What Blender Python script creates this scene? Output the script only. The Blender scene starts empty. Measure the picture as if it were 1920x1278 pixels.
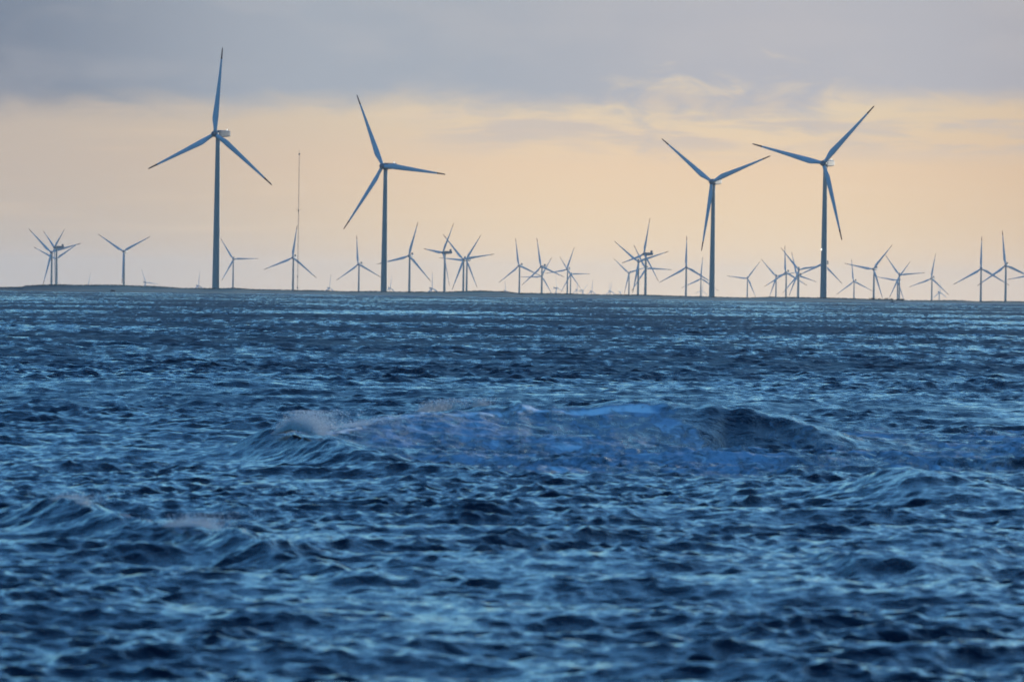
import bpy, bmesh, math, random
import numpy as np
from mathutils import Vector, Matrix

random.seed(7)
rng = np.random.default_rng(11)
R_ = math.radians
scene = bpy.context.scene
COL = scene.collection

# ------------------------------------------------------------------ camera
LENS, SENS, PW, PH = 300.0, 36.0, 1920.0, 1278.0
TH = SENS / LENS / PW                      # radians per photo pixel
CAM_H = 4.0
PITCH = math.atan((639 - 543.5) * TH)
ROLL = R_(0.81)
cam_d = bpy.data.cameras.new("camera")
cam = bpy.data.objects.new("camera", cam_d)
COL.objects.link(cam)
scene.camera = cam
cam_d.sensor_width, cam_d.lens = SENS, LENS
cam_d.clip_start, cam_d.clip_end = 0.5, 120000
CAM_M = Matrix.Rotation(R_(90) - PITCH, 3, 'X') @ Matrix.Rotation(ROLL, 3, 'Z')
cam.matrix_world = Matrix.Translation((0, 0, CAM_H)) @ CAM_M.to_4x4()
cam_d.dof.use_dof = True
cam_d.dof.focus_distance = 450
cam_d.dof.aperture_fstop = 4.6


def at(px, py, d):
    """point seen at photo pixel (px, py), d metres in front of the camera along +Y"""
    v = CAM_M @ Vector(((px - PW / 2) * TH, (PH / 2 - py) * TH, -1.0))
    v *= d / v.y
    return Vector((v.x, v.y, v.z + CAM_H))


# ------------------------------------------------------------------ sky and sun
SUN_EL, SUN_AZ = R_(6.0), R_(38.0)
EXPO = 2.0
scene.view_settings.view_transform = 'Standard'
scene.view_settings.look = 'None'
scene.view_settings.exposure = EXPO
scene.view_settings.gamma = 1.0


class NT:
    """small node-tree helper"""

    def __init__(s, tree):
        s.t = tree

    def n(s, kind, **kw):
        nd = s.t.nodes.new(kind)
        for k, v in kw.items():
            setattr(nd, k, v)
        return nd

    def put(s, sock, v):
        if hasattr(v, 'is_output') or isinstance(v, bpy.types.NodeSocket):
            s.t.links.new(v, sock)
        else:
            sock.default_value = v

    def m(s, op, a, b=0.0, c=0.0, clamp=False):
        nd = s.n('ShaderNodeMath', operation=op)
        nd.use_clamp = clamp
        for i, v in enumerate((a, b, c)):
            s.put(nd.inputs[i], v)
        return nd.outputs[0]

    def step(s, v, a, b, lo=0.0, hi=1.0):
        nd = s.n('ShaderNodeMapRange', interpolation_type='SMOOTHSTEP')
        for i, q in enumerate((v, a, b, lo, hi)):
            s.put(nd.inputs[i], q)
        return nd.outputs[0]

    def mix(s, f, a, b, blend='MIX'):
        nd = s.n('ShaderNodeMix', data_type='RGBA', blend_type=blend)
        s.put(nd.inputs[0], f)
        s.put(nd.inputs[6], a)
        s.put(nd.inputs[7], b)
        return nd.outputs[2]

    def vec(s, x, y, z):
        nd = s.n('ShaderNodeCombineXYZ')
        for i, v in enumerate((x, y, z)):
            s.put(nd.inputs[i], v)
        return nd.outputs[0]

    def noise(s, v, scale=1.0, detail=4.0, rough=0.55, dist=0.0):
        nd = s.n('ShaderNodeTexNoise')
        s.put(nd.inputs['Vector'], v)
        nd.inputs['Scale'].default_value = scale
        nd.inputs['Detail'].default_value = detail
        nd.inputs['Roughness'].default_value = rough
        nd.inputs['Distortion'].default_value = dist
        return nd.outputs[0]


def lin(r, g, b):
    f = lambda c: c / 12.92 if c <= 0.04045 else ((c + 0.055) / 1.055) ** 2.4
    return (f(r / 255), f(g / 255), f(b / 255), 1.0)


world = bpy.data.worlds.new("World")
scene.world = world
world.use_nodes = True
wt = NT(world.node_tree)
for nd in list(world.node_tree.nodes):
    world.node_tree.nodes.remove(nd)
sky = wt.n('ShaderNodeTexSky', sky_type='NISHITA')
sky.sun_disc = False
sky.sun_elevation = SUN_EL
sky.sun_rotation = SUN_AZ
sky.ozone_density = 4.5
sky.dust_density = 1.2
bg_sky = wt.n('ShaderNodeBackground')
wt.put(bg_sky.inputs[0], wt.mix(1.0, sky.outputs[0], (0.63, 0.90, 0.98, 1), 'MULTIPLY'))
bg_sky.inputs[1].default_value = 0.107
tc = wt.n('ShaderNodeTexCoord')
sp = wt.n('ShaderNodeSeparateXYZ')
wt.put(sp.inputs[0], tc.outputs['Generated'])
dx, dy, el = sp.outputs
az = wt.m('ARCTAN2', dx, dy)                       # 0 straight over the wind farm
elc = wt.m('MAXIMUM', el, 0.0)
# bright band of evening sky below the cloud deck
ramp = wt.n('ShaderNodeValToRGB')
wt.put(ramp.inputs[0], wt.m('MULTIPLY', elc, 1 / 0.035))
cr = ramp.color_ramp
cr.elements[0].position, cr.elements[0].color = 0.0, lin(246, 216, 176)
cr.elements[1].position, cr.elements[1].color = 1.0, lin(214, 204, 192)
for p, c in ((0.22, lin(236, 208, 170)), (0.42, lin(232, 203, 169)), (0.60, lin(224, 204, 174))):
    e_ = cr.elements.new(p)
    e_.color = c
left = wt.step(az, -0.064, 0.012, 1.0, 0.0)        # duller towards the left
right = wt.step(az, 0.030, 0.075, 0.0, 1.0)
warm = wt.mix(wt.m('MULTIPLY', left, 0.85), ramp.outputs[0], lin(184, 172, 162))
warm = wt.mix(wt.m('MULTIPLY', right, 0.55), warm, lin(200, 168, 136))
# cloud deck colours
ccol = wt.mix(wt.step(az, -0.070, -0.020), lin(117, 128, 146), lin(162, 169, 179))
ccol = wt.mix(wt.step(az, -0.015, 0.03), ccol, lin(178, 178, 184))
ccol = wt.mix(wt.step(az, 0.042, 0.075), ccol, lin(166, 164, 170))
cn = wt.noise(wt.vec(wt.m('MULTIPLY', az, 55.0), wt.m('MULTIPLY', el, 150.0), 3.1), 1.0, 5.0, 0.5)
ccol = wt.mix(wt.m('MULTIPLY', wt.step(cn, 0.42, 0.68), 0.18), ccol, lin(196, 190, 188))
# ragged lower edge of the deck
n1 = wt.noise(wt.vec(wt.m('MULTIPLY', az, 120.0), wt.m('MULTIPLY', el, 300.0), 8.3), 1.0, 9.0, 0.6, 0.9)
n0 = wt.noise(wt.vec(wt.m('MULTIPLY', az, 22.0), wt.m('MULTIPLY', el, 60.0), 1.3), 1.0, 3.0, 0.5)
edge = wt.m('ADD', wt.m('MULTIPLY_ADD', az, 0.026, 0.0219), wt.m('MULTIPLY', wt.m('SUBTRACT', n0, 0.5), 0.004))
gap = wt.m('MULTIPLY', wt.step(az, 0.004, 0.018), wt.step(az, 0.028, 0.046, 1.0, 0.0))
rag = wt.m('MULTIPLY_ADD', gap, 0.022, 0.0035)
e2 = wt.m('ADD', el, wt.m('MULTIPLY', wt.m('SUBTRACT', n1, 0.5), rag))
soft = wt.m('ADD', wt.m('MULTIPLY', gap, 0.003), wt.step(az, -0.05, 0.0, 0.0025, 0.0018))
deck = wt.step(wt.m('DIVIDE', wt.m('SUBTRACT', e2, edge), soft), -1.0, 1.0)
# thinner scud just under the deck
n2 = wt.noise(wt.vec(wt.m('MULTIPLY', az, 60.0), wt.m('MULTIPLY', el, 420.0), 21.7), 1.0, 8.0, 0.58, 0.4)
band = wt.m('MULTIPLY', wt.step(el, 0.0145, 0.0185), wt.step(el, 0.0225, 0.026, 1.0, 0.0))
band = wt.m('MULTIPLY', band, wt.step(az, -0.02, 0.0))
scud = wt.m('MULTIPLY', wt.m('MULTIPLY', wt.step(n2, 0.44, 0.60), band), 0.65)
low = wt.mix(scud, warm, lin(190, 182, 180))
n3 = wt.noise(wt.vec(wt.m('MULTIPLY', az, 30.0), wt.m('MULTIPLY', el, 500.0), 5.0), 1.0, 5.0, 0.5)
low = wt.mix(wt.m('MULTIPLY', wt.step(n3, 0.5, 0.75), 0.22), low, lin(238, 210, 176))
front = wt.mix(deck, low, ccol)
bg_cl = wt.n('ShaderNodeBackground')
wt.put(bg_cl.inputs[0], front)
bg_cl.inputs[1].default_value = 1.05 * 2.0 ** -EXPO
# the cloud bank reaches about three degrees up and fades away behind the viewer
n4 = wt.noise(wt.n('ShaderNodeTexCoord').outputs['Generated'], 6.0, 6.0, 0.55)
top = wt.step(wt.m('ADD', el, wt.m('MULTIPLY', wt.m('SUBTRACT', n4, 0.5), 0.03)), 0.040, 0.062, 1.0, 0.0)
side = wt.step(dy, -0.1, 0.6)
mask = wt.m('MULTIPLY', top, side)
mixs = wt.n('ShaderNodeMixShader')
wt.put(mixs.inputs[0], mask)
wt.put(mixs.inputs[1], bg_sky.outputs[0])
wt.put(mixs.inputs[2], bg_cl.outputs[0])
wo = wt.n('ShaderNodeOutputWorld')
wt.put(wo.inputs[0], mixs.outputs[0])

sun_d = bpy.data.lights.new("sun", 'SUN')
sun_d.energy = 0.5
sun_d.color = (1.0, 0.87, 0.72)
sun_d.angle = R_(0.6)
sun = bpy.data.objects.new("sun", sun_d)
COL.objects.link(sun)
sdir = Vector((math.sin(SUN_AZ) * math.cos(SUN_EL), math.cos(SUN_AZ) * math.cos(SUN_EL), math.sin(SUN_EL)))
sun.rotation_euler = sdir.to_track_quat('Z', 'Y').to_euler()
sun.location = (50, 50, 60)

scene.render.engine = 'CYCLES'
scene.cycles.use_denoising = True
scene.cycles.volume_bounces = 1
scene.cycles.max_bounces = 6


# ------------------------------------------------------------------ helpers
def mesh_obj(name, verts, faces, mat=None, parent=None, smooth=True):
    me = bpy.data.meshes.new(name)
    me.from_pydata([tuple(v) for v in verts], [], faces)
    me.update()
    if smooth:
        me.polygons.foreach_set('use_smooth', [True] * len(me.polygons))
    if mat:
        me.materials.append(mat)
    o = bpy.data.objects.new(name, me)
    COL.objects.link(o)
    if parent:
        o.parent = parent
    return o


def bm_obj(name, bm, mat=None, parent=None, smooth=False):
    bmesh.ops.recalc_face_normals(bm, faces=bm.faces)
    me = bpy.data.meshes.new(name)
    bm.to_mesh(me)
    bm.free()
    if smooth:
        me.polygons.foreach_set('use_smooth', [True] * len(me.polygons))
    if mat:
        me.materials.append(mat)
    o = bpy.data.objects.new(name, me)
    COL.objects.link(o)
    if parent:
        o.parent = parent
    return o


def numpy_mesh(name, co, quads, mat):
    me = bpy.data.meshes.new(name)
    nv, nf = len(co), len(quads)
    k = quads.shape[1]
    me.vertices.add(nv)
    me.vertices.foreach_set('co', co.astype(np.float32).ravel())
    me.loops.add(nf * k)
    me.loops.foreach_set('vertex_index', quads.astype(np.int32).ravel())
    me.polygons.add(nf)
    me.polygons.foreach_set('loop_start', np.arange(0, nf * k, k, dtype=np.int32))
    me.polygons.foreach_set('use_smooth', np.ones(nf, dtype=bool))
    me.update(calc_edges=True)
    me.materials.append(mat)
    o = bpy.data.objects.new(name, me)
    COL.objects.link(o)
    return o


def tag(o, label=None, cat=None, group=None, kind=None):
    for k, v in (('label', label), ('category', cat), ('group', group), ('kind', kind)):
        if v:
            o[k] = v


def principled(name, color, rough=0.5, spec=0.5):
    m = bpy.data.materials.new(name)
    m.use_nodes = True
    t = NT(m.node_tree)
    b = m.node_tree.nodes['Principled BSDF']
    b.inputs['Base Color'].default_value = (*color, 1)
    b.inputs['Roughness'].default_value = rough
    b.inputs['Specular IOR Level'].default_value = spec
    return m, t, b


# ------------------------------------------------------------------ materials
def paint(name, color, rough):
    m, t, b = principled(name, color, rough, 0.4)
    g = t.n('ShaderNodeTexCoord').outputs['Object']
    mp = t.n('ShaderNodeMapping')
    mp.inputs['Scale'].default_value = (0.9, 0.9, 0.12)     # rain streaks run down the steel
    t.put(mp.inputs[0], g)
    f = t.noise(mp.outputs[0], 1.0, 6, 0.6)
    dark = tuple(c * 0.8 for c in color) + (1,)
    t.put(b.inputs['Base Color'], t.mix(t.step(f, 0.35, 0.75), (*color, 1), dark))
    return m


M_TOWER = paint('tower_paint', (0.33, 0.285, 0.25), 0.5)
M_BLADE = paint('blade_paint', (0.44, 0.49, 0.53), 0.45)
M_NAC = paint('nacelle_paint', (0.15, 0.16, 0.18), 0.5)
M_TIP = paint('tip_paint', (0.09, 0.016, 0.014), 0.5)
M_STEEL = paint('galvanised_steel', (0.16, 0.16, 0.16), 0.5)
M_LAMP, _t, _b = principled('lit_lamp', (0.85, 0.85, 0.82), 0.25)
_b.inputs['Emission Color'].default_value = (1.0, 0.94, 0.82, 1)
_b.inputs['Emission Strength'].default_value = 0.5

M_BEACON, _t, _b = principled('beacon_lens', (0.8, 0.76, 0.66), 0.3)
_b.inputs['Emission Color'].default_value = (1.0, 0.9, 0.7, 1)
_b.inputs['Emission Strength'].default_value = 0.16

# ------------------------------------------------------------------ the wind turbines
HUB_H, BL = 80.0, 45.0
OVER = 2.9                                         # hub overhang in front of the tower axis


def lathe(profile, seg=28):
    vs, fs = [], []
    for r, z in profile:
        for i in range(seg):
            a = 2 * math.pi * i / seg
            vs.append((r * math.cos(a), r * math.sin(a), z))
    for j in range(len(profile) - 1):
        for i in range(seg):
            k = (i + 1) % seg
            fs.append((j * seg + i, j * seg + k, (j + 1) * seg + k, (j + 1) * seg + i))
    fs.append(tuple(range((len(profile) - 1) * seg, len(profile) * seg)))
    return vs, fs


def tower_mesh():
    pr = [(2.02, -3.0)]
    for i in range(13):
        z = 78.5 * i / 12
        pr.append((2.0 - 0.86 * z / 78.5, z))
    return lathe(pr, 32)


def blade_section(r):
    """chord, thickness, twist at radius r"""
    if r < 9:
        t = max(0.0, (r - 1.6) / 7.4)
        s = t * t * (3 - 2 * t)
        ch = 1.95 + (3.35 - 1.95) * s
        th = 1.95 + (0.95 - 1.95) * s
    else:
        t = (r - 9) / 36.0
        ch = 3.35 * (1 - t) + 0.62 * t - 0.15 * math.sin(math.pi * t)
        th = 0.95 * (1 - t) ** 1.3 + 0.09
    if r > 43.6:
        q = (r - 43.6) / 1.4
        ch *= max(0.12, math.sqrt(max(0.0, 1 - q * q)))
        th *= max(0.2, 1 - 0.6 * q)
    tw = R_(16) * max(0.0, 1 - r / 30.0) + R_(3)
    return ch, th, tw


def blade_mesh(r0, r1, n, scale=1.0):
    """blade along +Z, rotor axis along Y (upwind = -Y); leading edge towards +X"""
    seg = 20
    vs, fs = [], []
    for j in range(n):
        r = r0 + (r1 - r0) * j / (n - 1)
        ch, th, tw = blade_section(r)
        blend = min(1.0, max(0.0, (r - 2.0) / 5.0))
        pre = -0.9 * (r / 45.0) ** 2
        for i in range(seg):
            a = 2 * math.pi * i / seg
            cx, cy = math.cos(a), math.sin(a)
            x = 0.5 * ch * cx - blend * 0.18 * ch
            y = 0.5 * th * cy * (1.0 if blend == 0 else (1 - 0.55 * blend * max(0.0, -cx)))
            x, y = x * scale, y * scale
            vs.append((x * math.cos(tw) - y * math.sin(tw), x * math.sin(tw) + y * math.cos(tw) + pre, r))
    for j in range(n - 1):
        for i in range(seg):
            k = (i + 1) % seg
            fs.append((j * seg + i, j * seg + k, (j + 1) * seg + k, (j + 1) * seg + i))
    fs.append(tuple(range(seg))[::-1])
    fs.append(tuple(range((n - 1) * seg, n * seg)))
    return vs, fs


def nacelle_bm():
    bm = bmesh.new()
    # stations along the axis: y, half width, z bottom, z top
    st = [(-1.5, 1.25, -1.25, 1.35), (-1.1, 1.65, -1.62, 1.75), (0.5, 1.72, -1.75, 1.95), (4.5, 1.70, -1.62, 1.92),
          (8.2, 1.62, -1.25, 1.86), (9.4, 1.50, -1.05, 1.75), (9.8, 1.25, -0.85, 1.5)]
    rings = []
    for y, w, zb, zt in st:
        b = 0.45
        pts = [(-w + b, zb), (w - b, zb), (w, zb + b), (w, zt - b), (w - b, zt), (-w + b, zt), (-w, zt - b), (-w, zb + b)]
        rings.append([bm.verts.new((x, y, z)) for x, z in pts])
    for a, b in zip(rings, rings[1:]):
        for i in range(8):
            k = (i + 1) % 8
            bm.faces.new((a[i], a[k], b[k], b[i]))
    bm.faces.new(rings[0])
    bm.faces.new(rings[-1])
    # yaw bearing skirt
    for z0, z1, r0, r1 in ((-2.2, -1.6, 1.25, 1.45),):
        lo = [bm.verts.new((r0 * math.cos(i * math.pi / 10), r0 * math.sin(i * math.pi / 10), z0)) for i in range(20)]
        hi = [bm.verts.new((r1 * math.cos(i * math.pi / 10), r1 * math.sin(i * math.pi / 10), z1)) for i in range(20)]
        for i in range(20):
            k = (i + 1) % 20
            bm.faces.new((lo[i], lo[k], hi[k], hi[i]))
    return bm


def box_bm(x0, x1, y0, y1, z0, z1, bevel=0.0):
    bm = bmesh.new()
    bmesh.ops.create_cube(bm, size=1.0)
    for v in bm.verts:
        v.co = Vector(((x0 + x1) / 2 + v.co.x * (x1 - x0), (y0 + y1) / 2 + v.co.y * (y1 - y0), (z0 + z1) / 2 + v.co.z * (z1 - z0)))
    if bevel:
        bmesh.ops.bevel(bm, geom=bm.edges[:], offset=bevel, segments=2, affect='EDGES')
    return bm


def hub_mesh():
    pr = [(1.35, 1.5), (1.62, 1.3), (1.72, 0.4), (1.66, -0.6), (1.38, -1.5), (0.9, -2.1), (0.35, -2.42), (0.02, -2.5)]
    vs, fs = lathe([(r, -z) for r, z in pr], 24)
    vs = [(x, -z, y) for x, y, z in vs]            # axis along -Y
    return vs, fs


def fit_rotor(hub, tips):
    """rotor radius (px), cos(yaw) and clockwise angle of the first blade from the tip pixels"""
    c, s = math.cos(ROLL), math.sin(ROLL)
    vec = []
    for tx, ty in tips:
        dx_, up = tx - hub[0], hub[1] - ty
        vec.append((dx_ * c - up * s, dx_ * s + up * c))
    best = None
    for ci in range(8, 41):
        cosp = ci / 40.0
        for ai in range(0, 120, 2):
            a = R_(ai)
            num = den = 0.0
            used, err_v = [], []
            for vx, vu in vec:
                cand = []
                for k in range(3):
                    ex, eu = math.sin(a + k * 2.0944) * cosp, math.cos(a + k * 2.0944)
                    cand.append(((vx * ex + vu * eu) / math.hypot(ex, eu), k, ex, eu))
                _, k, ex, eu = max(cand)
                num += vx * ex + vu * eu
                den += ex * ex + eu * eu
                used.append((vx, vu, ex, eu))
                err_v.append(k)
            if len(set(err_v)) < len(vec):
                continue
            R = num / den
            err = sum((vx - R * ex) ** 2 + (vu - R * eu) ** 2 for vx, vu, ex, eu in used)
            if len(vec) < 3:
                err += 0.02 * (cosp - 0.87) ** 2 * R * R
            if best is None or err < best[0]:
                best = (err, R, cosp, a)
    return best[1:]


PROTO = {}


def build_turbine(name, kind):
    root = bpy.data.objects.new(name, None)
    COL.objects.link(root)
    root.empty_display_size = 5
    mesh_obj('tower', *tower_mesh(), M_TOWER, root)
    nac = bm_obj('nacelle', nacelle_bm(), M_NAC, root)
    nac.location = (0, 0, HUB_H)
    if kind == 'near':
        b = bm_obj('beacon', box_bm(-0.35, 0.35, 8.0, 8.8, 1.75, 2.75, 0.12), M_BEACON, nac)
    else:
        b = bm_obj('cooler_box', box_bm(-1.3, 1.3, 7.2, 9.0, 1.6, 4.3, 0.2), M_NAC, nac)
    h = mesh_obj('hub', *hub_mesh(), M_NAC, root)
    h.location = (0, -OVER, HUB_H)
    for k in range(3):
        bl = mesh_obj('blade', *blade_mesh(1.2, 38.8, 44), M_BLADE, root)
        bl.location = (0, -OVER, HUB_H)
        bl.rotation_euler = (0, k * 2.0944, 0)
        mesh_obj('blade_tip', *blade_mesh(38.805, 45.0, 16), M_TIP, bl)
    return root


def children(o):
    return [c for c in ALL_KIDS.get(o.name, [])]


ALL_KIDS = {}


def copy_tree(o, parent=None):
    c = o.copy()
    COL.objects.link(c)
    if parent is not None:
        c.parent = parent
    for ch in o.children:
        copy_tree(ch, c)
    return c


GROUND_PTS = []


def place_turbine(kind, hub, tips, label, group, flip=False, R=None):
    Rf, cosp, ang = fit_rotor(hub, tips)
    if R:
        Rf = R
    d = BL / (Rf * TH)
    psi = math.acos(min(1.0, cosp))
    psi = min(psi, R_(72))
    if flip:
        psi = -psi
    hp = at(hub[0], hub[1], d)
    if kind not in PROTO:
        PROTO[kind] = build_turbine('wind_turbine', kind)
        t = PROTO[kind]
    else:
        t = copy_tree(PROTO[kind])
    # the rotor is upwind (-Y local); yaw turns it to the left of the tower
    fwd = Vector((-math.sin(psi), -math.cos(psi), 0))
    base = hp - fwd * OVER - Vector((0, 0, HUB_H))
    t.location = base
    t.rotation_euler = (0, 0, -psi)
    blades = [c for c in t.children if c.name.startswith('blade')]
    for k, b in enumerate(blades):
        b.rotation_euler = (0, ang + k * 2.0944, 0)
    tag(t, label, 'wind turbine', group)
    GROUND_PTS.append((base.x, base.y, base.z))
    return t


G1 = 'large wind turbines on the near shore'
G2 = 'smaller hazy wind turbines behind the shore'
G3 = 'faintest wind turbines on the horizon'
NEAR = [
    ((403, 251), [(425, 90), (272, 317), (509, 348)], 'tallest white wind turbine, at the left, one blade pointing almost straight up'),
    ((717.6, 311.5), [(678.6, 178), (842, 327.3), (643.3, 429.3)], 'large white wind turbine right of the thin mast, one blade level to the right'),
    ((1334.4, 340.9), [(1242.2, 263.5), (1444.5, 289.2), (1313, 471.3)], 'large white wind turbine with blades in a Y, left one of the right-hand pair'),
    ((1543.7, 306.2), [(1640.5, 198.5), (1411.6, 275), (1574.3, 450.4)], 'large white wind turbine with a lamp on its tower, right one of the right-hand pair'),
]
near_t = [place_turbine('near', h, t, l, G1) for h, t, l in NEAR]

MID = [
    ((95.9, 473), [(51, 427.5), (151.2, 453.3), (77.8, 531.6)], 'hazy turbine standing leftmost of all, one blade reaching up and left'),
    ((102.4, 463.7), [(124.3, 428.6), (79.4, 433.5), (103.2, 529)], 'hazy turbine seen nearly side-on with a narrow V of blades, in the leftmost cluster'),
    ((105.7, 485.6), [(62.5, 463.1), (146.8, 457.1), (107.5, 536)], 'smaller low turbine with a wide shallow V of blades, lowest hub of the leftmost cluster'),
    ((231.7, 471.3), [(182.4, 439.9), (281.9, 443.6), (226, 532.3)], 'hazy turbine standing alone in a Y left of the tallest turbine'),
    ((437.5, 485.8), [(415.3, 448.3), (487.5, 484.2), (413.7, 527)], 'hazy turbine with a level right blade just right of the tallest tower'),
    ((548.8, 482.8), [(555.8, 421.7), (491.7, 506.7), (590.8, 520)], 'hazy turbine beside the foot of the thin mast'),
    ((671.7, 495.5), [(668.8, 440.8), (628, 525.8), (712.5, 519.2)], 'hazy turbine with an upright blade just left of the second large tower'),
    ((766.7, 479.7), [(783, 415.8), (703.3, 496.7), (805.5, 526.7)], 'hazy turbine right of the second large tower, its left blade passing behind it'),
    ((830.5, 473.4), [(853.1, 416.8), (793, 468.7), (838, 535)], 'hazy turbine seen side-on with a boxy tail, crossed by a neighbour\'s blade'),
    ((868.6, 486.3), [(829.9, 438.2), (926.7, 474), (847.2, 542.6)], 'hazy turbine whose upper left blade crosses the side-on turbine, in a double tower'),
    ((873.9, 487.5), [(904.4, 439.9), (824, 486.5), (893.3, 538.5)], 'thinner paler turbine directly behind another, right half of the double tower'),
    ((972.9, 498.1), [(965.6, 445.8), (931.4, 531.8), (1012.5, 515.7)], 'hazy turbine mid-picture with an upright blade and two drooping ones'),
    ((1014.5, 500), [(1007.2, 445.3), (976.3, 533.8), (1057, 518.4)], 'hazy turbine with an upright blade, right neighbour of the mid-picture one'),
    ((1015.5, 518.1), [(975.9, 518), (1033.1, 482.4), (1037.5, 553.8)], 'low turbine with a level left blade, hidden behind the mid-picture neighbour\'s tower'),
    ((1063, 505.1), [(1076.8, 462.9), (1019.4, 515.2), (1083.7, 539.5)], 'hazy turbine above the tiny cluster, one blade up right and one nearly level left'),
    ((1069.5, 514.1), [(1048.4, 477.5), (1107.8, 512.8), (1054.4, 544.7)], 'fainter lower turbine close on the right of the one over the tiny cluster'),
    ((1197.2, 491), [(1151.3, 450.4), (1253.3, 469.1), (1184.2, 548.5)], 'hazy turbine with a dark blade up left, left tower of the tangled group'),
    ((1207.5, 476.2), [(1220.4, 407.7), (1163.6, 496.2), (1230.1, 525.3)], 'highest hazy turbine of the tangled group, one blade straight up, boxy tail'),
    ((1210.7, 503.3), [(1187.5, 458.1), (1259.8, 505.9), (1184, 545)], 'turbine with a level right blade behind the highest of the tangled group'),
    ((1179, 511.7), [(1148, 481.4), (1214, 500), (1170, 549.8)], 'thin pale turbine left of the tangled group, lowest hub there'),
    ((1287, 501), [(1287.5, 441.7), (1235.8, 529.7), (1337.7, 531.6)], 'hazy turbine with one vertical blade left of the Y-shaped large turbine'),
    ((1314.4, 522.1), [(1318.7, 481.6), (1276.4, 541.1), (1348, 543.6)], 'pale thin turbine close on the left of the Y-shaped large turbine\'s tower'),
    ((1401.7, 521.7), [(1359.2, 518.3), (1425, 489.2), (1412.5, 555.8)], 'thin turbine standing alone between the right-hand pair of large towers'),
    ((1455.5, 518), [(1425.8, 481.5), (1497, 506), (1441.5, 555.3)], 'hazy turbine with dark upper left blade, leftmost of the row before the last large tower'),
    ((1473, 510.8), [(1471.7, 460.8), (1432.5, 537.3), (1511.7, 536.4)], 'hazy turbine with a thin vertical blade, middle of the row before the last large tower'),
    ((1497.8, 505.4), [(1463.1, 464), (1550, 497.8), (1479.8, 554.4)], 'hazy turbine, long blade up left, rightmost of the row before the last large tower'),
    ((1494.5, 516.5), [(1486.5, 472.5), (1530.6, 528.3), (1468, 551)], 'faint low turbine behind the rightmost of the row before the last large tower'),
    ((1542, 494), [(1545, 434), (1500, 513), (1581, 535)], 'turbine hidden behind the lamp-bearing tower, only its lower blades showing'),
    ((1600.4, 527.5), [(1595.2, 485.2), (1566.1, 553.3), (1632.8, 543.4)], 'short hazy turbine with a vertical blade right of the last large tower'),
    ((1637.5, 504.5), [(1671.7, 458.5), (1582.1, 494.6), (1650.1, 559.9)], 'hazy turbine above the dark scrub, blades up right and level left'),
    ((1686.8, 515.7), [(1659.1, 476.8), (1734.2, 510.6), (1667, 559.7)], 'hazy turbine right of the dark scrub, blade up left touching its neighbour\'s'),
    ((1682, 525.1), [(1643.6, 519), (1708.4, 489.9), (1694, 566)], 'lower turbine with a level left blade, paired tower right of the dark scrub'),
    ((1746.3, 522.1), [(1753.4, 475.2), (1702.7, 539.7), (1776.3, 552)], 'hazy turbine standing apart with a tiny turbine under its right blade'),
    ((1840, 503.7), [(1841.6, 442.4), (1786.7, 535.2), (1891.7, 533.5)], 'hazy turbine with a vertical blade, left one of the pair at the right edge'),
    ((1885.5, 497.6), [(1880.5, 432.1), (1832.4, 536.5), (1943.6, 524)], 'hazy turbine with a tail box, right one of the pair at the right edge'),
    ((1941, 513.5), [(1889.8, 525), (1958, 462), (1976, 553)], 'turbine mostly outside the right edge, only one left blade showing'),
]
for h, t, l in MID:
    place_turbine('far', h, t, l, G2)

FAR = [
    ((165.3, 536), [(170.8, 510.8)], 25.5, 'faint blade tip above the ridge left of the lone Y turbine'),
    ((273.8, 529.5), [(262.7, 504.6)], 27.5, 'faint turbine with a blade up left, right of the lone Y turbine'),
    ((372.8, 535.8), [(374.2, 508.8)], 27.5, 'faint turbine with an upright blade just left of the tallest tower'),
    ((618.3, 540), [(620.8, 514.6)], 26, 'faint turbine with an upright blade between the mast and the second large tower'),
    ((732, 540), [(734.5, 515.5)], 25, 'faint turbine tucked close right of the second large tower'),
    ((810.8, 540.8), [(809.7, 508.5)], 32, 'faint turbine with an upright blade left of the side-on turbine'),
    ((948.5, 545), [(946, 523.5)], 22, 'faint blade under the left arm of the mid-picture turbine'),
    ((1044.5, 540), [(1040.2, 514.5), (1056.3, 546)], 27, 'faint turbine with a leaning blade, leftmost of the tiny cluster'),
    ((1082.4, 543), [(1082.1, 524.7)], 18.5, 'faint turbine with a vertical blade under a lowered blade of the tiny cluster'),
    ((1093.6, 544.7), [(1084, 533.8), (1104.8, 530.4)], 21, 'tiny turbine with a V of blades in the tiny cluster'),
    ((1110, 546), [(1112, 523.5)], 22.5, 'tiny turbine with an upright blade, rightmost of the tiny cluster'),
    ((1145.2, 545.5), [(1146.5, 526.8)], 19, 'tiny turbine with an upright blade left of the tangled group'),
    ((1143.6, 545.5), [(1142, 531)], 17, 'tiniest turbine, its short blade leaning left beside a tiny upright one'),
    ((1164, 547.5), [(1157, 538.3), (1169.8, 537.6)], 17, 'tiny turbine with a V of blades nearest left of the tangled group'),
    ((1316.5, 544.6), [(1320.5, 529), (1300, 551.5), (1327, 553.5)], 17, 'tiny turbine below the pale one beside the Y-shaped large tower'),
    ((1762.8, 548), [(1764.2, 525.4)], 22.5, 'tiny turbine with a thin upright blade under the standing-apart turbine\'s right blade'),
    ((1761, 548.5), [(1759.5, 538)], 17, 'tiny turbine with a stubby blade beside another under the standing-apart turbine'),
]
for h, t, r, l in FAR:
    if len(t) == 1:                                # one visible blade: the rest follows from it
        a = math.degrees(math.atan2(t[0][0] - h[0], h[1] - t[0][1]))
        t = [(h[0] + r * 0.8 * math.sin(R_(a + q)), h[1] - r * math.cos(R_(a + q))) for q in (0, 120, 240)]
    place_turbine('far', h, t, l, G3, flip=True, R=r)

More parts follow.
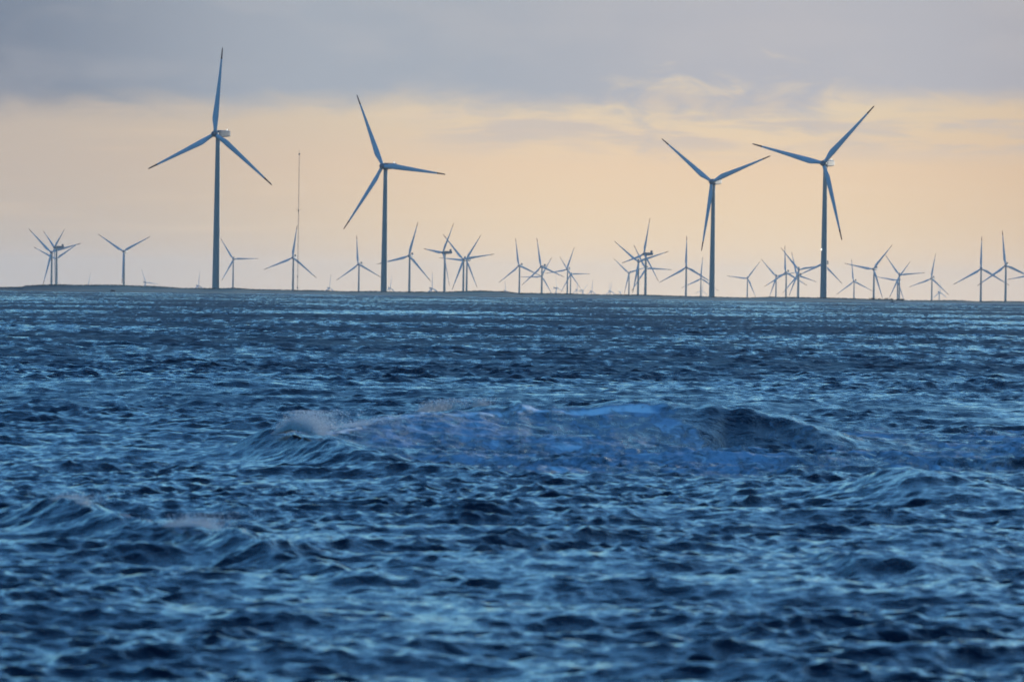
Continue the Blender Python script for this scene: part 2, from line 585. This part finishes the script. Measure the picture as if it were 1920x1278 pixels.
# lamp on the fourth tower: sits on the steel at its own height, facing the sea
t4 = near_t[3]
lp = at(1538.0, 467.5, t4.location.y)
zl = lp.z - t4.location.z
lamp_b = box_bm(-0.32, 0.32, -0.4, 0.25, -0.45, 0.45, 0.15)
lamp = bm_obj('lamp', lamp_b, M_LAMP, t4)
rl = 2.0 - 0.86 * zl / 78.5
la = R_(-150) - t4.rotation_euler.z
lamp.location = (rl * math.cos(la), rl * math.sin(la), zl)
lamp.rotation_euler = (0, 0, la + R_(90))
lamp['label'] = 'white lamp high on the tower side'


# ------------------------------------------------------------------ measuring mast
def strut(bm, a, b, r, seg=5):
    a, b = Vector(a), Vector(b)
    d = (b - a).normalized()
    u = d.orthogonal().normalized()
    w = d.cross(u)
    ra = [bm.verts.new(a + (u * math.cos(2 * math.pi * i / seg) + w * math.sin(2 * math.pi * i / seg)) * r) for i in range(seg)]
    rb = [bm.verts.new(b + (u * math.cos(2 * math.pi * i / seg) + w * math.sin(2 * math.pi * i / seg)) * r) for i in range(seg)]
    for i in range(seg):
        k = (i + 1) % seg
        bm.faces.new((ra[i], ra[k], rb[k], rb[i]))


MD = 4950.0
mtop = at(561.3, 281, MD)
mbase_z = 0.5
mast = bpy.data.objects.new('measuring_mast', None)
COL.objects.link(mast)
mast.location = (mtop.x, mtop.y, mbase_z)
MH = mtop.z - mbase_z
bm = bmesh.new()
fw = 0.26
legs = [(fw * math.cos(R_(90 + 120 * i)), fw * math.sin(R_(90 + 120 * i))) for i in range(3)]
for x, y in legs:
    strut(bm, (x, y, -1.0), (x, y, MH - 4), 0.035)
nb = 90
for i in range(nb):
    z0, z1 = (MH - 4) * i / nb, (MH - 4) * (i + 1) / nb
    for k in range(3):
        a, b = legs[k], legs[(k + 1) % 3]
        strut(bm, (*a, z0), (*b, z1), 0.02, 4)
        strut(bm, (*a, z1), (*b, z1), 0.02, 4)
bm_obj('lattice', bm, M_STEEL, mast)
bm = bmesh.new()
strut(bm, (0, 0, MH - 4.2), (0, 0, MH), 0.09)
bm_obj('top_spike', bm, M_STEEL, mast)
for zz, hl in ((MH * 0.58, 1.9), (MH - 2.6, 0.45)):
    bm = bmesh.new()
    strut(bm, (-hl, 0, zz), (hl, 0, zz), 0.045)
    for sx in (-hl, hl):
        strut(bm, (sx, 0, zz), (sx, 0, zz + 0.6), 0.05)
    bm_obj('boom', bm, M_STEEL, mast)
for zz in (MH * 0.115, MH * 0.035, MH - 2.5, MH * 0.58 - 0.5):
    bm_obj('instrument_box', box_bm(-0.32, 0.32, -0.6, -0.2, zz - 0.5, zz + 0.5, 0.06), M_STEEL, mast)
for k in range(3):
    bm = bmesh.new()
    for zz in (MH * 0.3, MH * 0.6, MH * 0.9):
        a = R_(90 + 120 * k)
        strut(bm, (fw * math.cos(a), fw * math.sin(a), zz), (42 * math.cos(a), 42 * math.sin(a), -1.5), 0.008, 3)
    bm_obj('guy_wires', bm, M_STEEL, mast)
tag(mast, 'very thin lattice measuring mast standing between the two left large turbines', 'mast')
GROUND_PTS.append((mtop.x, mtop.y, mbase_z))

# ------------------------------------------------------------------ land
SHORE, RIDGE = 4340.0, 4395.0
RP = [(-6000, 541), (-200, 541), (0, 538.5), (42, 538), (47, 535.5), (100, 533.5), (160, 534.2), (230, 534.5), (300, 537), (340, 540), (400, 541),
      (440, 540), (480, 543), (545, 543.5), (620, 545), (650, 546.7), (710, 546.3), (760, 547.2), (840, 547), (870, 545.6),
      (900, 545), (945, 546.5), (975, 550), (1045, 550), (1100, 552), (1200, 552.5), (1290, 556), (1330, 556),
      (1400, 558.5), (1440, 556.5), (1500, 557.5), (1560, 558.8), (1660, 561.5), (1700, 563), (1790, 563), (1830, 565), (1920, 565.5), (2100, 568), (8000, 650)]
rx = [at(p[0], p[1], RIDGE).x for p in RP[2:-1]]
rz = [at(p[0], p[1], RIDGE).z for p in RP[2:-1]]
rx = [-7000, -700] + rx + [900, 7000]
rz = [1.6, 1.8] + rz + [1.6, 1.6]
xs = np.unique(np.concatenate([np.linspace(-320, 320, 641), np.linspace(-6000, 6000, 241)]))
ys = np.concatenate([np.linspace(SHORE - 30, RIDGE - 20, 22), np.linspace(RIDGE - 19, RIDGE + 16, 36), np.linspace(RIDGE + 20, 4700, 40),
                     np.geomspace(4720, 45000, 110)])
GP = np.array(GROUND_PTS)


def vnoise(x, seed, f):
    r = np.random.default_rng(seed)
    out = np.zeros_like(x)
    for i in range(6):
        out += np.sin(x * f * 1.9 ** i + r.uniform(0, 6.28)) / 1.7 ** i
    return out


def ground(X, Y):
    rzx = np.interp(X, rx, rz) + 0.05 * vnoise(X, 3, 0.08)
    sight = CAM_H + (rzx - CAM_H) / RIDGE * Y - 0.35
    num = np.zeros_like(X)
    den = np.zeros_like(X) + 1e-12
    for gx, gy, gz in GP:
        w = 1.0 / (((X - gx) ** 2 + ((Y - gy) * 0.8) ** 2 + 9.0) ** 1.5)
        num += w * gz
        den += w
    idw = np.minimum(num / den, sight)
    t = np.clip((Y - SHORE) / (RIDGE - SHORE), -1, 1)
    tp = np.maximum(t, 0)
    wob = 6 * vnoise(X, 8, 0.02)
    beach = np.where(t < 0, t * 1.2, rzx * (0.42 * tp + 0.58 * tp ** 2.2)) + 0.05 * vnoise(X + Y * 1.3, 5, 0.23) * tp
    b = np.clip((Y - RIDGE) / 22.0, 0, 1)
    b = b * b * (3 - 2 * b)
    return beach * (1 - b) + idw * b


XX, YY = np.meshgrid(xs, ys)
ZZ = ground(XX, YY)
nr, nc = XX.shape
idx = np.arange(nr * nc).reshape(nr, nc)
quads = np.stack([idx[:-1, :-1], idx[:-1, 1:], idx[1:, 1:], idx[1:, :-1]], -1).reshape(-1, 4)
m, t, b = principled('sand_and_dune', (0.2, 0.18, 0.15), 0.9, 0.2)
g = t.n('ShaderNodeTexCoord').outputs['Object']
mp = t.n('ShaderNodeMapping')
mp.inputs['Scale'].default_value = (0.05, 0.09, 0.6)
t.put(mp.inputs[0], g)
f = t.noise(mp.outputs[0], 1.0, 7, 0.6)
sx = t.n('ShaderNodeSeparateXYZ')
t.put(sx.inputs[0], g)
rock = t.step(sx.outputs[0], -265, -190, 1.0, 0.0)          # dark rocky shelf at the left end
c1 = t.mix(t.step(f, 0.35, 0.68), (0.42, 0.31, 0.21, 1), (0.29, 0.22, 0.155, 1))
c1 = t.mix(rock, c1, (0.09, 0.08, 0.07, 1))
wet = t.step(sx.outputs[2], 0.15, 0.55, 1.0, 0.0)
c1 = t.mix(t.m('MULTIPLY', wet, 0.6), c1, (0.12, 0.105, 0.09, 1))
t.put(b.inputs['Base Color'], c1)
land = numpy_mesh('land', np.stack([XX, YY, ZZ], -1).reshape(-1, 3), quads, m)
tag(land, kind='structure')

# dune grass along the ridge: uncountable tufts
M_GRASS, _t, _b = principled('dune_grass', (0.035, 0.037, 0.02), 0.9, 0.1)
gv, gf = [], []
r2 = random.Random(5)


def tuft(x, y, z, h, n, spread):
    for _ in range(n):
        a = r2.uniform(0, 6.283)
        ox, oy = r2.gauss(0, spread), r2.gauss(0, spread)
        lean = r2.uniform(0.0, 0.5) * h
        wd = r2.uniform(0.04, 0.10)
        hh = h * r2.uniform(0.5, 1.1)
        i = len(gv)
        gv.extend([(x + ox - wd * math.cos(a), y + oy - wd * math.sin(a), z - 0.1), (x + ox + wd * math.cos(a), y + oy + wd * math.sin(a), z - 0.1),
                   (x + ox + lean * 0.9 + 0.02, y + oy + lean * 0.3, z + hh)])
        gf.append((i, i + 1, i + 2))


gx = np.array([r2.uniform(-330, 330) for _ in range(5200)])
gy = np.array([RIDGE + r2.gauss(-1.0, 2.5) for _ in range(5200)])
gz = ground(gx, gy)
for x, y, z in zip(gx, gy, gz):
    tuft(x, y, z, r2.uniform(0.2, 0.5), 8, 0.3)
gr = mesh_obj('dune_grass', gv, gf, M_GRASS, None, False)
tag(gr, 'dark dune grass lining the top of the low sandy ridge', 'grass', kind='stuff')

# the scrub near x 1640..1700: low bushes that can be told apart
M_BUSH, _t, _b = principled('scrub_leaves', (0.022, 0.028, 0.014), 0.9, 0.1)
BP = [(1636, 1.0, 'rounded'), (1649, 0.55, 'low'), (1662, 0.8, 'ragged'), (1671, 0.6, 'small'), (1683, 0.5, 'flat'), (1691, 0.75, 'last')]
BL_ = ['darkest rounded scrub bush, leftmost of the dark scrub on the ridge',
       'low scrub bush second from the left of the dark scrub on the ridge',
       'ragged scrub bush mid-way along the dark scrub on the ridge',
       'small scrub bush right of the ragged one on the ridge',
       'flat scrub bush just left of the paired hazy towers',
       'scrub bush rightmost, at the foot of the paired hazy towers']
for (px, hgt, _), lb in zip(BP, BL_):
    p = at(px, 560.5, RIDGE + 1)
    z = float(ground(np.array([p.x]), np.array([p.y]))[0])
    vs, fs = [], []
    for _ in range(420):
        q = Vector((r2.gauss(0, 0.9 * hgt), r2.gauss(0, 0.7 * hgt), abs(r2.gauss(0, 0.5)) * hgt))
        s = r2.uniform(0.06, 0.16)
        n = Vector((r2.gauss(0, 1), r2.gauss(0, 1), r2.gauss(0, 1))).normalized()
        u = n.orthogonal().normalized() * s
        w = n.cross(u)
        i = len(vs)
        vs.extend([q - u, q + w * 0.6, q + u, q - w * 0.6])
        fs.append((i, i + 1, i + 2, i + 3))
    bush = mesh_obj('scrub_bush', vs, fs, M_BUSH, None, False)
    bush.location = (p.x, p.y, z)
    tag(bush, lb, 'bush', 'scrub bushes on the ridge')

# dark rocks on the beach
M_ROCK, _t, _b = principled('wet_rock', (0.04, 0.032, 0.03), 0.7, 0.4)
for px, py, s, lb in ((1673, 566.5, 0.9, 'dark rock on the beach below the ridge scrub'), (1240, 560.5, 0.5, 'small dark rock on the beach below the tangled turbines'),
                      (212, 543.5, 1.0, 'dark rock at the water below the lone Y turbine')):
    p = at(px, py, SHORE + 12)
    z = float(ground(np.array([p.x]), np.array([p.y]))[0])
    bm = bmesh.new()
    bmesh.ops.create_icosphere(bm, subdivisions=3, radius=1.0)
    for v in bm.verts:
        k = 1 + 0.25 * math.sin(3 * v.co.x + s * 9) * math.cos(4 * v.co.y + 1) + r2.uniform(-0.06, 0.06)
        v.co = Vector((v.co.x * k * s * 1.3, v.co.y * k * s, v.co.z * k * s * 0.7))
    rk = bm_obj('rock', bm, M_ROCK, None, False)
    rk.location = (p.x, p.y, z + 0.1 * s)
    tag(rk, lb, 'rock', 'rocks on the beach')

# ------------------------------------------------------------------ the sea
core = np.arange(-0.072, 0.0720001, 2.6e-4)
outer = 0.072 + np.cumsum(3.0e-4 * 1.085 ** np.arange(1, 75))
outer = outer[outer < 1.35]
U = np.concatenate([-outer[::-1], core, outer])
D = [14.0]
while D[-1] < SHORE + 25:
    D.append(D[-1] + (0.004 if D[-1] < 70 else 0.0008) * D[-1])
D = np.array(D)
NR, NC = len(D), len(U)

comps = []                                         # amplitude, kx, ky, phase


def add_band(n, l0, l1, rms, mean_dir, spread, power=0.0):
    lam = np.exp(rng.uniform(math.log(l0), math.log(l1), n))
    a = lam ** (1.0 + power)
    a *= rms * math.sqrt(2) / math.sqrt((a ** 2).sum())
    th = R_(mean_dir) + rng.normal(0, R_(spread), n)
    k = 2 * math.pi / lam
    for i in range(n):
        comps.append((a[i], k[i] * math.sin(th[i]), k[i] * math.cos(th[i]), rng.uniform(0, 6.28)))


add_band(10, 14, 34, 0.042, 172, 16)
add_band(34, 3.0, 12, 0.066, 170, 28)
add_band(70, 0.7, 3.0, 0.044, 163, 36)
add_band(70, 0.24, 0.8, 0.021, 155, 50)

# hand-placed crests: photo pixel and distance along each; height follows from them
CRESTS = {
    'main': ([(440, 838, 211), (480, 816, 212), (540, 797, 213), (600, 806, 215), (680, 796, 222), (760, 778, 227), (820, 769, 230), (900, 762, 232),
              (1000, 767, 234), (1100, 767, 234), (1200, 761, 234), (1330, 763, 232), (1400, 772, 230), (1480, 786, 228), (1560, 808, 227), (1640, 834, 227)], 9.0, 7.0),
    'shoulder': ([(360, 878, 204), (440, 845, 205), (500, 818, 206), (545, 806, 206), (600, 818, 203), (640, 836, 200), (700, 850, 197), (740, 859, 195),
                  (850, 880, 189), (960, 905, 183), (1100, 922, 178)], 4.5, 3.5),
    'left': ([(-120, 975, 139), (0, 958, 141), (60, 941, 142), (110, 939, 142), (170, 951, 141), (240, 976, 139), (300, 990, 137), (370, 989, 134), (430, 1003, 131),
              (500, 1031, 127), (580, 1052, 123), (680, 1086, 117), (740, 1105, 113)], 2.1, 4.0),
    'right': ([(1250, 935, 172), (1400, 922, 170), (1560, 905, 168), (1640, 892, 167), (1720, 884, 166), (1790, 898, 165), (1860, 914, 163), (1920, 925, 160), (2050, 960, 156)], 5.0, 6.0),
    'bump': ([(1500, 1060, 128), (1600, 1052, 128), (1730, 1043, 128), (1820, 1056, 127), (1900, 1066, 126)], 2.0, 2.5),
}
CR = {}
ENDS = {'main': 0.45}
CLOSER = {'main': 0.065, 'shoulder': 0.06, 'left': 0.045, 'right': 0.035, 'bump': 0.05}
for nm, (pts, wf, wb) in CRESTS.items():
    nq = len(pts) - 1
    P = np.array([at(p[0], p[1], p[2] * (1 - CLOSER[nm] * max(ENDS.get(nm, 0.0), math.sin(math.pi * i / nq)) ** 0.6)) for i, p in enumerate(pts)])
    P = P[np.argsort(P[:, 0])]
    CR[nm] = (P[:, 0], P[:, 1], np.maximum(P[:, 2], 0.0), wf, wb)


def ridge(nm, X, Y):
    px, py, pz, wf, wb = CR[nm]
    if nm == 'main':
        wf = wf - 6.8 * np.clip((X - 2.5) / 3.0, 0, 1)
    yc = np.interp(X, px, py)
    xs_ = (X - px[0]) / 1.5
    xe_ = (px[-1] - X) / 1.5
    fade = np.clip(xs_ + 1, 0, 1) * np.clip(xe_ + 1, 0, 1)
    zc = np.interp(X, px, pz) * fade
    zc = zc * (1 + 0.03 * np.sin(X * 1.9 + 0.5 + 1.2 * np.sin(X * 0.7)) + 0.025 * np.sin(X * 5.3 + 2 * np.sin(X * 1.1)))
    s = Y - yc
    wig = (1.0 if nm != 'main' else 0.5) * 0.6 * np.sin(X * 1.7) + 0.4 * np.sin(X * 4.1 + 1)
    s2 = s + wig * 0.25
    prof = np.where(s2 < 0, np.exp(-(s2 / wf) ** 2) * 0.55 + 0.45 * np.exp(-np.abs(s2) / (wf * 0.55)), np.exp(-(s2 / wb) ** 2))
    return zc * prof, s, zc


CO = np.empty((NR, NC, 3), np.float32)
FOAM = np.zeros((NR, NC), np.float32)
UNRES = np.zeros((NR, NC), np.float32)
u32 = U.astype(np.float32)
du = np.gradient(U)
blk = 64
for r0 in range(0, NR, blk):
    dd = D[r0:r0 + blk].astype(np.float32)[:, None]
    X = dd * u32[None, :]
    Y = np.broadcast_to(dd, X.shape)
    dmid = float(dd.mean())
    sy = np.gradient(D)[min(r0 + blk // 2, NR - 1)]
    sxx = dmid * 3e-4
    h = np.zeros_like(X)
    ox = np.zeros_like(X)
    oy = np.zeros_like(X)
    slope = np.zeros_like(X)
    gust = 1.0 + 0.30 * np.sin(X * 0.55 + 1.3 * np.sin(Y * 0.16)) * np.sin(Y * 0.19 + X * 0.23 + 0.7) + 0.40 * (np.sin(X * 0.021 + Y * 0.011 + 1) * np.sin(Y * 0.027 - X * 0.008) + 0.6 * np.sin(X * 0.09 + 2) * np.sin(Y * 0.05))
    lost = total = 0.0
    for a, kx, ky, ph in comps:
        lim = max(abs(ky) * sy * 0.45, abs(kx) * sxx)
        w = min(1.0, max(0.0, 2.2 - lim / 0.9))
        k = math.hypot(kx, ky)
        total += (a * k) ** 2
        lost += (a * k * (1 - w)) ** 2
        if w <= 0:
            continue
        p = kx * X + ky * Y + ph
        c, s = np.cos(p), np.sin(p)
        aa = a * w
        if k > 2.0:
            aa = aa * (0.82 + 0.18 * min(1.0, max(0.0, (dmid - 130) / 70)))
            c = c * gust
            s = s * gust
        h += aa * c
        q = 0.85 * aa / k
        ox -= q * kx * s
        oy -= q * ky * s
    surf_h = np.clip((Y - (SHORE - 70)) / 30, 0, 1)
    UNRES[r0:r0 + blk] = math.sqrt(lost / total)
    # calmer, finer water on top of the big foam field and just behind the crests
    Xd, Yd = X + ox, Y + oy
    base, smain, zm = ridge('main', Xd, Yd)
    sh, ssh, zs = ridge('shoulder', Xd, Yd)
    lf, sl, zl_ = ridge('left', Xd, Yd)
    rg, sr, zr = ridge('right', Xd, Yd)
    bu, _, _ = ridge('bump', Xd, Yd)
    big = np.maximum(base, sh) + np.maximum(lf, 0) + rg + bu
    damp = 1.0 - 0.25 * np.exp(-((smain + 4) / 12.0) ** 2) * np.clip(zm * 4, 0, 1)
    h *= damp
    far = np.clip((Y - (SHORE - 60)) / 60.0, 0, 1)
    h *= 1 - 0.75 * far
    CO[r0:r0 + blk, :, 0] = X + ox
    CO[r0:r0 + blk, :, 1] = Y + oy
    CO[r0:r0 + blk, :, 2] = h + big
    # foam: broken face of the main wave, streaks to its right, surf on the far beach, a few whitecaps
    inx = np.clip((X + 5.2) / 2.0, 0, 1) * np.clip((9.5 - X) / 3.5, 0, 1)
    drop = np.clip((X - 3.2), 0, 9) * 1.7 - 1.2
    face = inx * np.clip((smain + 46) / 14.0, 0, 1) * np.clip((-smain - drop) / 1.6, 0, 1)
    lim_s = np.clip((Y - np.interp(X, CR['shoulder'][0], CR['shoulder'][1]) - 0.3) / 2.0, 0, 1)
    face = face * np.where(X < CR['shoulder'][0][-1], lim_s, 1.0)
    apron = np.clip((X - 3) / 5.0, 0, 1) * np.clip((Y - 172) / 12, 0, 1) * np.clip((285 - Y) / 40, 0, 1) * (0.82 + 0.18 * np.sin(Y * 0.45 + X * 0.1))
    lip = np.exp(-((smain + 0.5) / 1.5) ** 2) * np.clip(zm * 2.2, 0, 1) * np.clip((5.6 - X) / 2, 0, 1)
    lipl = np.exp(-((sl - 0.6) / 0.7) ** 2) * np.clip(zl_ * 3.0, 0, 1) * 0.75
    surf = np.exp(-((Y - (SHORE - 14 + 5 * np.sin(X * 0.045) + 3 * np.sin(X * 0.13))) / 6.0) ** 2) * (0.55 + 0.45 * np.sin(X * 0.03 + 1.0) * np.sin(X * 0.011))
    surf = np.clip(surf * 1.5 * np.clip((X + 215) / 40, 0, 1), 0, 1)
    CO[r0:r0 + blk, :, 2] += 0.35 * surf * surf_h
    caps = np.clip((h - 0.26) / 0.1, 0, 1) * 0.5
    FOAM[r0:r0 + blk] = np.clip(np.maximum.reduce([face * 0.85, apron * 0.9, lip, lipl, surf, caps]), 0, 1)

idx = np.arange(NR * NC).reshape(NR, NC)
quads = np.stack([idx[:-1, :-1], idx[:-1, 1:], idx[1:, 1:], idx[1:, :-1]], -1).reshape(-1, 4)

m = bpy.data.materials.new('sea_water')
m.use_nodes = True
t = NT(m.node_tree)
b = m.node_tree.nodes['Principled BSDF']
geo = t.n('ShaderNodeNewGeometry').outputs['Position']
fa = t.n('ShaderNodeAttribute')
fa.attribute_name = 'foam'
foam = fa.outputs['Fac']
mp = t.n('ShaderNodeMapping')
mp.inputs['Scale'].default_value = (1.0, 0.32, 1.0)
t.put(mp.inputs[0], geo)
f1 = t.noise(mp.outputs[0], 2.6, 8, 0.72, 0.8)
f2 = t.noise(mp.outputs[0], 0.35, 5, 0.6, 0.5)
mp2 = t.n('ShaderNodeMapping')
mp2.inputs['Scale'].default_value = (0.7, 0.5, 2.0)
mp2.inputs['Rotation'].default_value = (0, 0, 0.5)
t.put(mp2.inputs[0], geo)
f3 = t.noise(mp2.outputs[0], 1.5, 7, 0.66, 1.2)
fm = t.m('MULTIPLY_ADD', f1, 0.7, t.m('MULTIPLY', f2, 0.5))            # about 0.6 mean
cover = t.m('SUBTRACT', t.m('MULTIPLY', foam, 0.43), t.m('SUBTRACT', fm, 0.36))
foamf = t.m('MULTIPLY', t.step(cover, 0.0, 0.22), t.step(foam, 0.02, 0.2))
t.put(b.inputs['Base Color'], t.mix(foamf, (0.001, 0.007, 0.017, 1), t.mix(t.m('MAXIMUM', t.step(foam, 0.88, 1.0), t.m('MULTIPLY', t.step(f3, 0.52, 0.64), 0.7)), (0.36, 0.43, 0.51, 1), (0.85, 0.86, 0.86, 1))))
ua = t.n('ShaderNodeAttribute')
ua.attribute_name = 'unmeshed'
mp3 = t.n('ShaderNodeMapping')                                          # gusts roughen the water in patches
mp3.inputs['Scale'].default_value = (0.75, 0.055, 1.0)
t.put(mp3.inputs[0], geo)
g1 = t.noise(mp3.outputs[0], 1.0, 6, 0.68, 0.6)
mp4 = t.n('ShaderNodeMapping')
mp4.inputs['Scale'].default_value = (0.02, 0.006, 1.0)
t.put(mp4.inputs[0], geo)
g2 = t.noise(mp4.outputs[0], 1.0, 3, 0.5)
streak = t.step(t.m('MULTIPLY_ADD', g2, 0.7, t.m('MULTIPLY', g1, 0.8)), 0.60, 0.80)
t.put(b.inputs['Roughness'], t.m('MAXIMUM', t.m('MULTIPLY_ADD', foamf, 0.85, 0.10), t.m('MULTIPLY_ADD', t.m('MULTIPLY', ua.outputs['Fac'], streak), 0.55, 0.08)))
b.inputs['IOR'].default_value = 1.34
b.inputs['Specular IOR Level'].default_value = 0.30
b.inputs['Specular Tint'].default_value = (0.33, 0.66, 0.82, 1)
r1 = t.noise(geo, 5.5, 3, 0.55, 0.3)
r3 = t.noise(geo, 22.0, 2, 0.5)
hgt = t.m('ADD', t.m('MULTIPLY', r1, 0.068), t.m('MULTIPLY', r3, 0.008))
c1 = t.noise(geo, 0.8, 4, 0.6, 0.4)                                     # the chop where the mesh is too coarse for it
hgt = t.m('ADD', hgt, t.m('MULTIPLY', t.m('MULTIPLY', c1, ua.outputs['Fac']), 0.5))
f5 = t.noise(geo, 9.0, 4, 0.65, 0.8)
hgt = t.m('ADD', hgt, t.m('MULTIPLY', t.m('MULTIPLY_ADD', f1, 0.09, t.m('MULTIPLY', f5, 0.035)), foamf))
bp = t.n('ShaderNodeBump')
bp.inputs['Strength'].default_value = 0.8
bp.inputs['Distance'].default_value = 1.0
t.put(bp.inputs['Height'], hgt)
t.put(b.inputs['Normal'], bp.outputs[0])
sea = numpy_mesh('sea_water', CO.reshape(-1, 3), quads, m)
at_ = sea.data.attributes.new('foam', 'FLOAT', 'POINT')
at_.data.foreach_set('value', FOAM.ravel())
un_ = sea.data.attributes.new('unmeshed', 'FLOAT', 'POINT')
un_.data.foreach_set('value', UNRES.ravel())
tag(sea, kind='structure')

# ------------------------------------------------------------------ spray torn off the crests
M_SPRAY = bpy.data.materials.new('spray_drops')
M_SPRAY.use_nodes = True
t = NT(M_SPRAY.node_tree)
M_SPRAY.node_tree.nodes.remove(M_SPRAY.node_tree.nodes['Principled BSDF'])
df, tl, mx = t.n('ShaderNodeBsdfDiffuse'), t.n('ShaderNodeBsdfTranslucent'), t.n('ShaderNodeMixShader')
df.inputs[0].default_value = tl.inputs[0].default_value = (0.95, 0.95, 0.95, 1)
mx.inputs[0].default_value = 0.5
t.put(mx.inputs[1], df.outputs[0])
t.put(mx.inputs[2], tl.outputs[0])
t.put(M_SPRAY.node_tree.nodes['Material Output'].inputs[0], mx.outputs[0])
SPRAYS = [
    # photo x range, crest name, count, height, back-drift, size, label
    (470, 610, 'shoulder', 95000, 0.33, 1.2, 0.0062, 'tall plume of white spray over the left peak of the breaking wave'),
    (770, 850, 'main', 44000, 0.20, 1.2, 0.0062, 'puff of white spray at the middle of the breaking crest'),
    (870, 910, 'main', 8000, 0.15, 0.8, 0.0062, 'smallest spray puff, just right of the middle of the breaking crest'),
    (610, 760, 'main', 20000, 0.10, 1.6, 0.006, 'low spray along the foam between the two higher plumes'),
    (240, 430, 'left', 15000, 0.15, 1.0, 0.004, 'wisp of spray blown off the dark foreground crest at the left'),
    (20, 140, 'left', 9000, 0.08, 0.7, 0.004, 'thin spray over the dark crest at the left edge'),
]
for x0, x1, nm, n, hh, back, size, lb in SPRAYS:
    px, py, pz, _, _ = CR[nm]
    dm = float(np.mean(py))
    X0, X1 = at(x0, 800, dm).x, at(x1, 800, dm).x
    c = rng.beta(2.0, 2.2, n)
    cl = rng.choice(9, n)
    cc = np.sort(rng.uniform(0.1, 0.9, 9))
    xx = X0 + (X1 - X0) * (0.45 * c + 0.55 * (cc[cl] + rng.normal(0, 0.045, n)))
    up = rng.exponential(0.33, n) * hh * (0.6 + 0.6 * np.exp(-((c - 0.5) / 0.25) ** 2))
    up = np.minimum(up, hh * 1.3)
    drift = rng.gamma(1.5, 0.35, n) * back * (0.4 + up / hh)
    yy = np.interp(xx, px, py) + drift * 0.7
    xx2 = xx + drift * 0.35
    zz = np.interp(xx, px, pz) + up + 0.02
    sz = size * rng.lognormal(-0.45, 0.65, n)
    base = np.array([(1, 1, 1), (1, -1, -1), (-1, 1, -1), (-1, -1, 1)], float) / 1.7
    ax = rng.normal(size=(n, 3, 3))
    e1 = ax[:, 0] / np.linalg.norm(ax[:, 0], axis=1, keepdims=True)
    e2 = np.cross(e1, ax[:, 1])
    e2 /= np.linalg.norm(e2, axis=1, keepdims=True)
    rot = np.stack([e1, e2, np.cross(e1, e2)], 1)
    co = np.stack([xx2, yy, zz], -1)[:, None, :] + np.einsum('kj,njm->nkm', base, rot) * sz[:, None, None]
    tri = np.array([(0, 1, 2), (0, 3, 1), (0, 2, 3), (1, 3, 2)])
    fcs = (np.arange(n)[:, None, None] * 4 + tri[None]).reshape(-1, 3)
    sp_o = numpy_mesh('sea_spray', co.reshape(-1, 3), fcs, M_SPRAY)
    tag(sp_o, lb, 'spray', kind='stuff')

# ------------------------------------------------------------------ haze over the whole scene
zb = min(p[2] for p in GROUND_PTS) - 8
zb = min(zb, float(ZZ.min())) - 1.0
hz = bm_obj('haze', box_bm(-6500, 6500, -60, 45600, zb, 138.0))
tag(hz, 'thin evening haze lying over the sea and the wind farm', 'haze', kind='stuff')
m = bpy.data.materials.new('haze_air')
m.use_nodes = True
nt = m.node_tree
nt.nodes.remove(nt.nodes['Principled BSDF'])
pv = nt.nodes.new('ShaderNodeVolumePrincipled')
pv.inputs['Color'].default_value = (0.95, 0.93, 0.92, 1)
pv.inputs['Density'].default_value = 1.45e-5
pv.inputs['Anisotropy'].default_value = 0.35
nt.links.new(pv.outputs[0], nt.nodes['Material Output'].inputs['Volume'])
hz.data.materials.append(m)
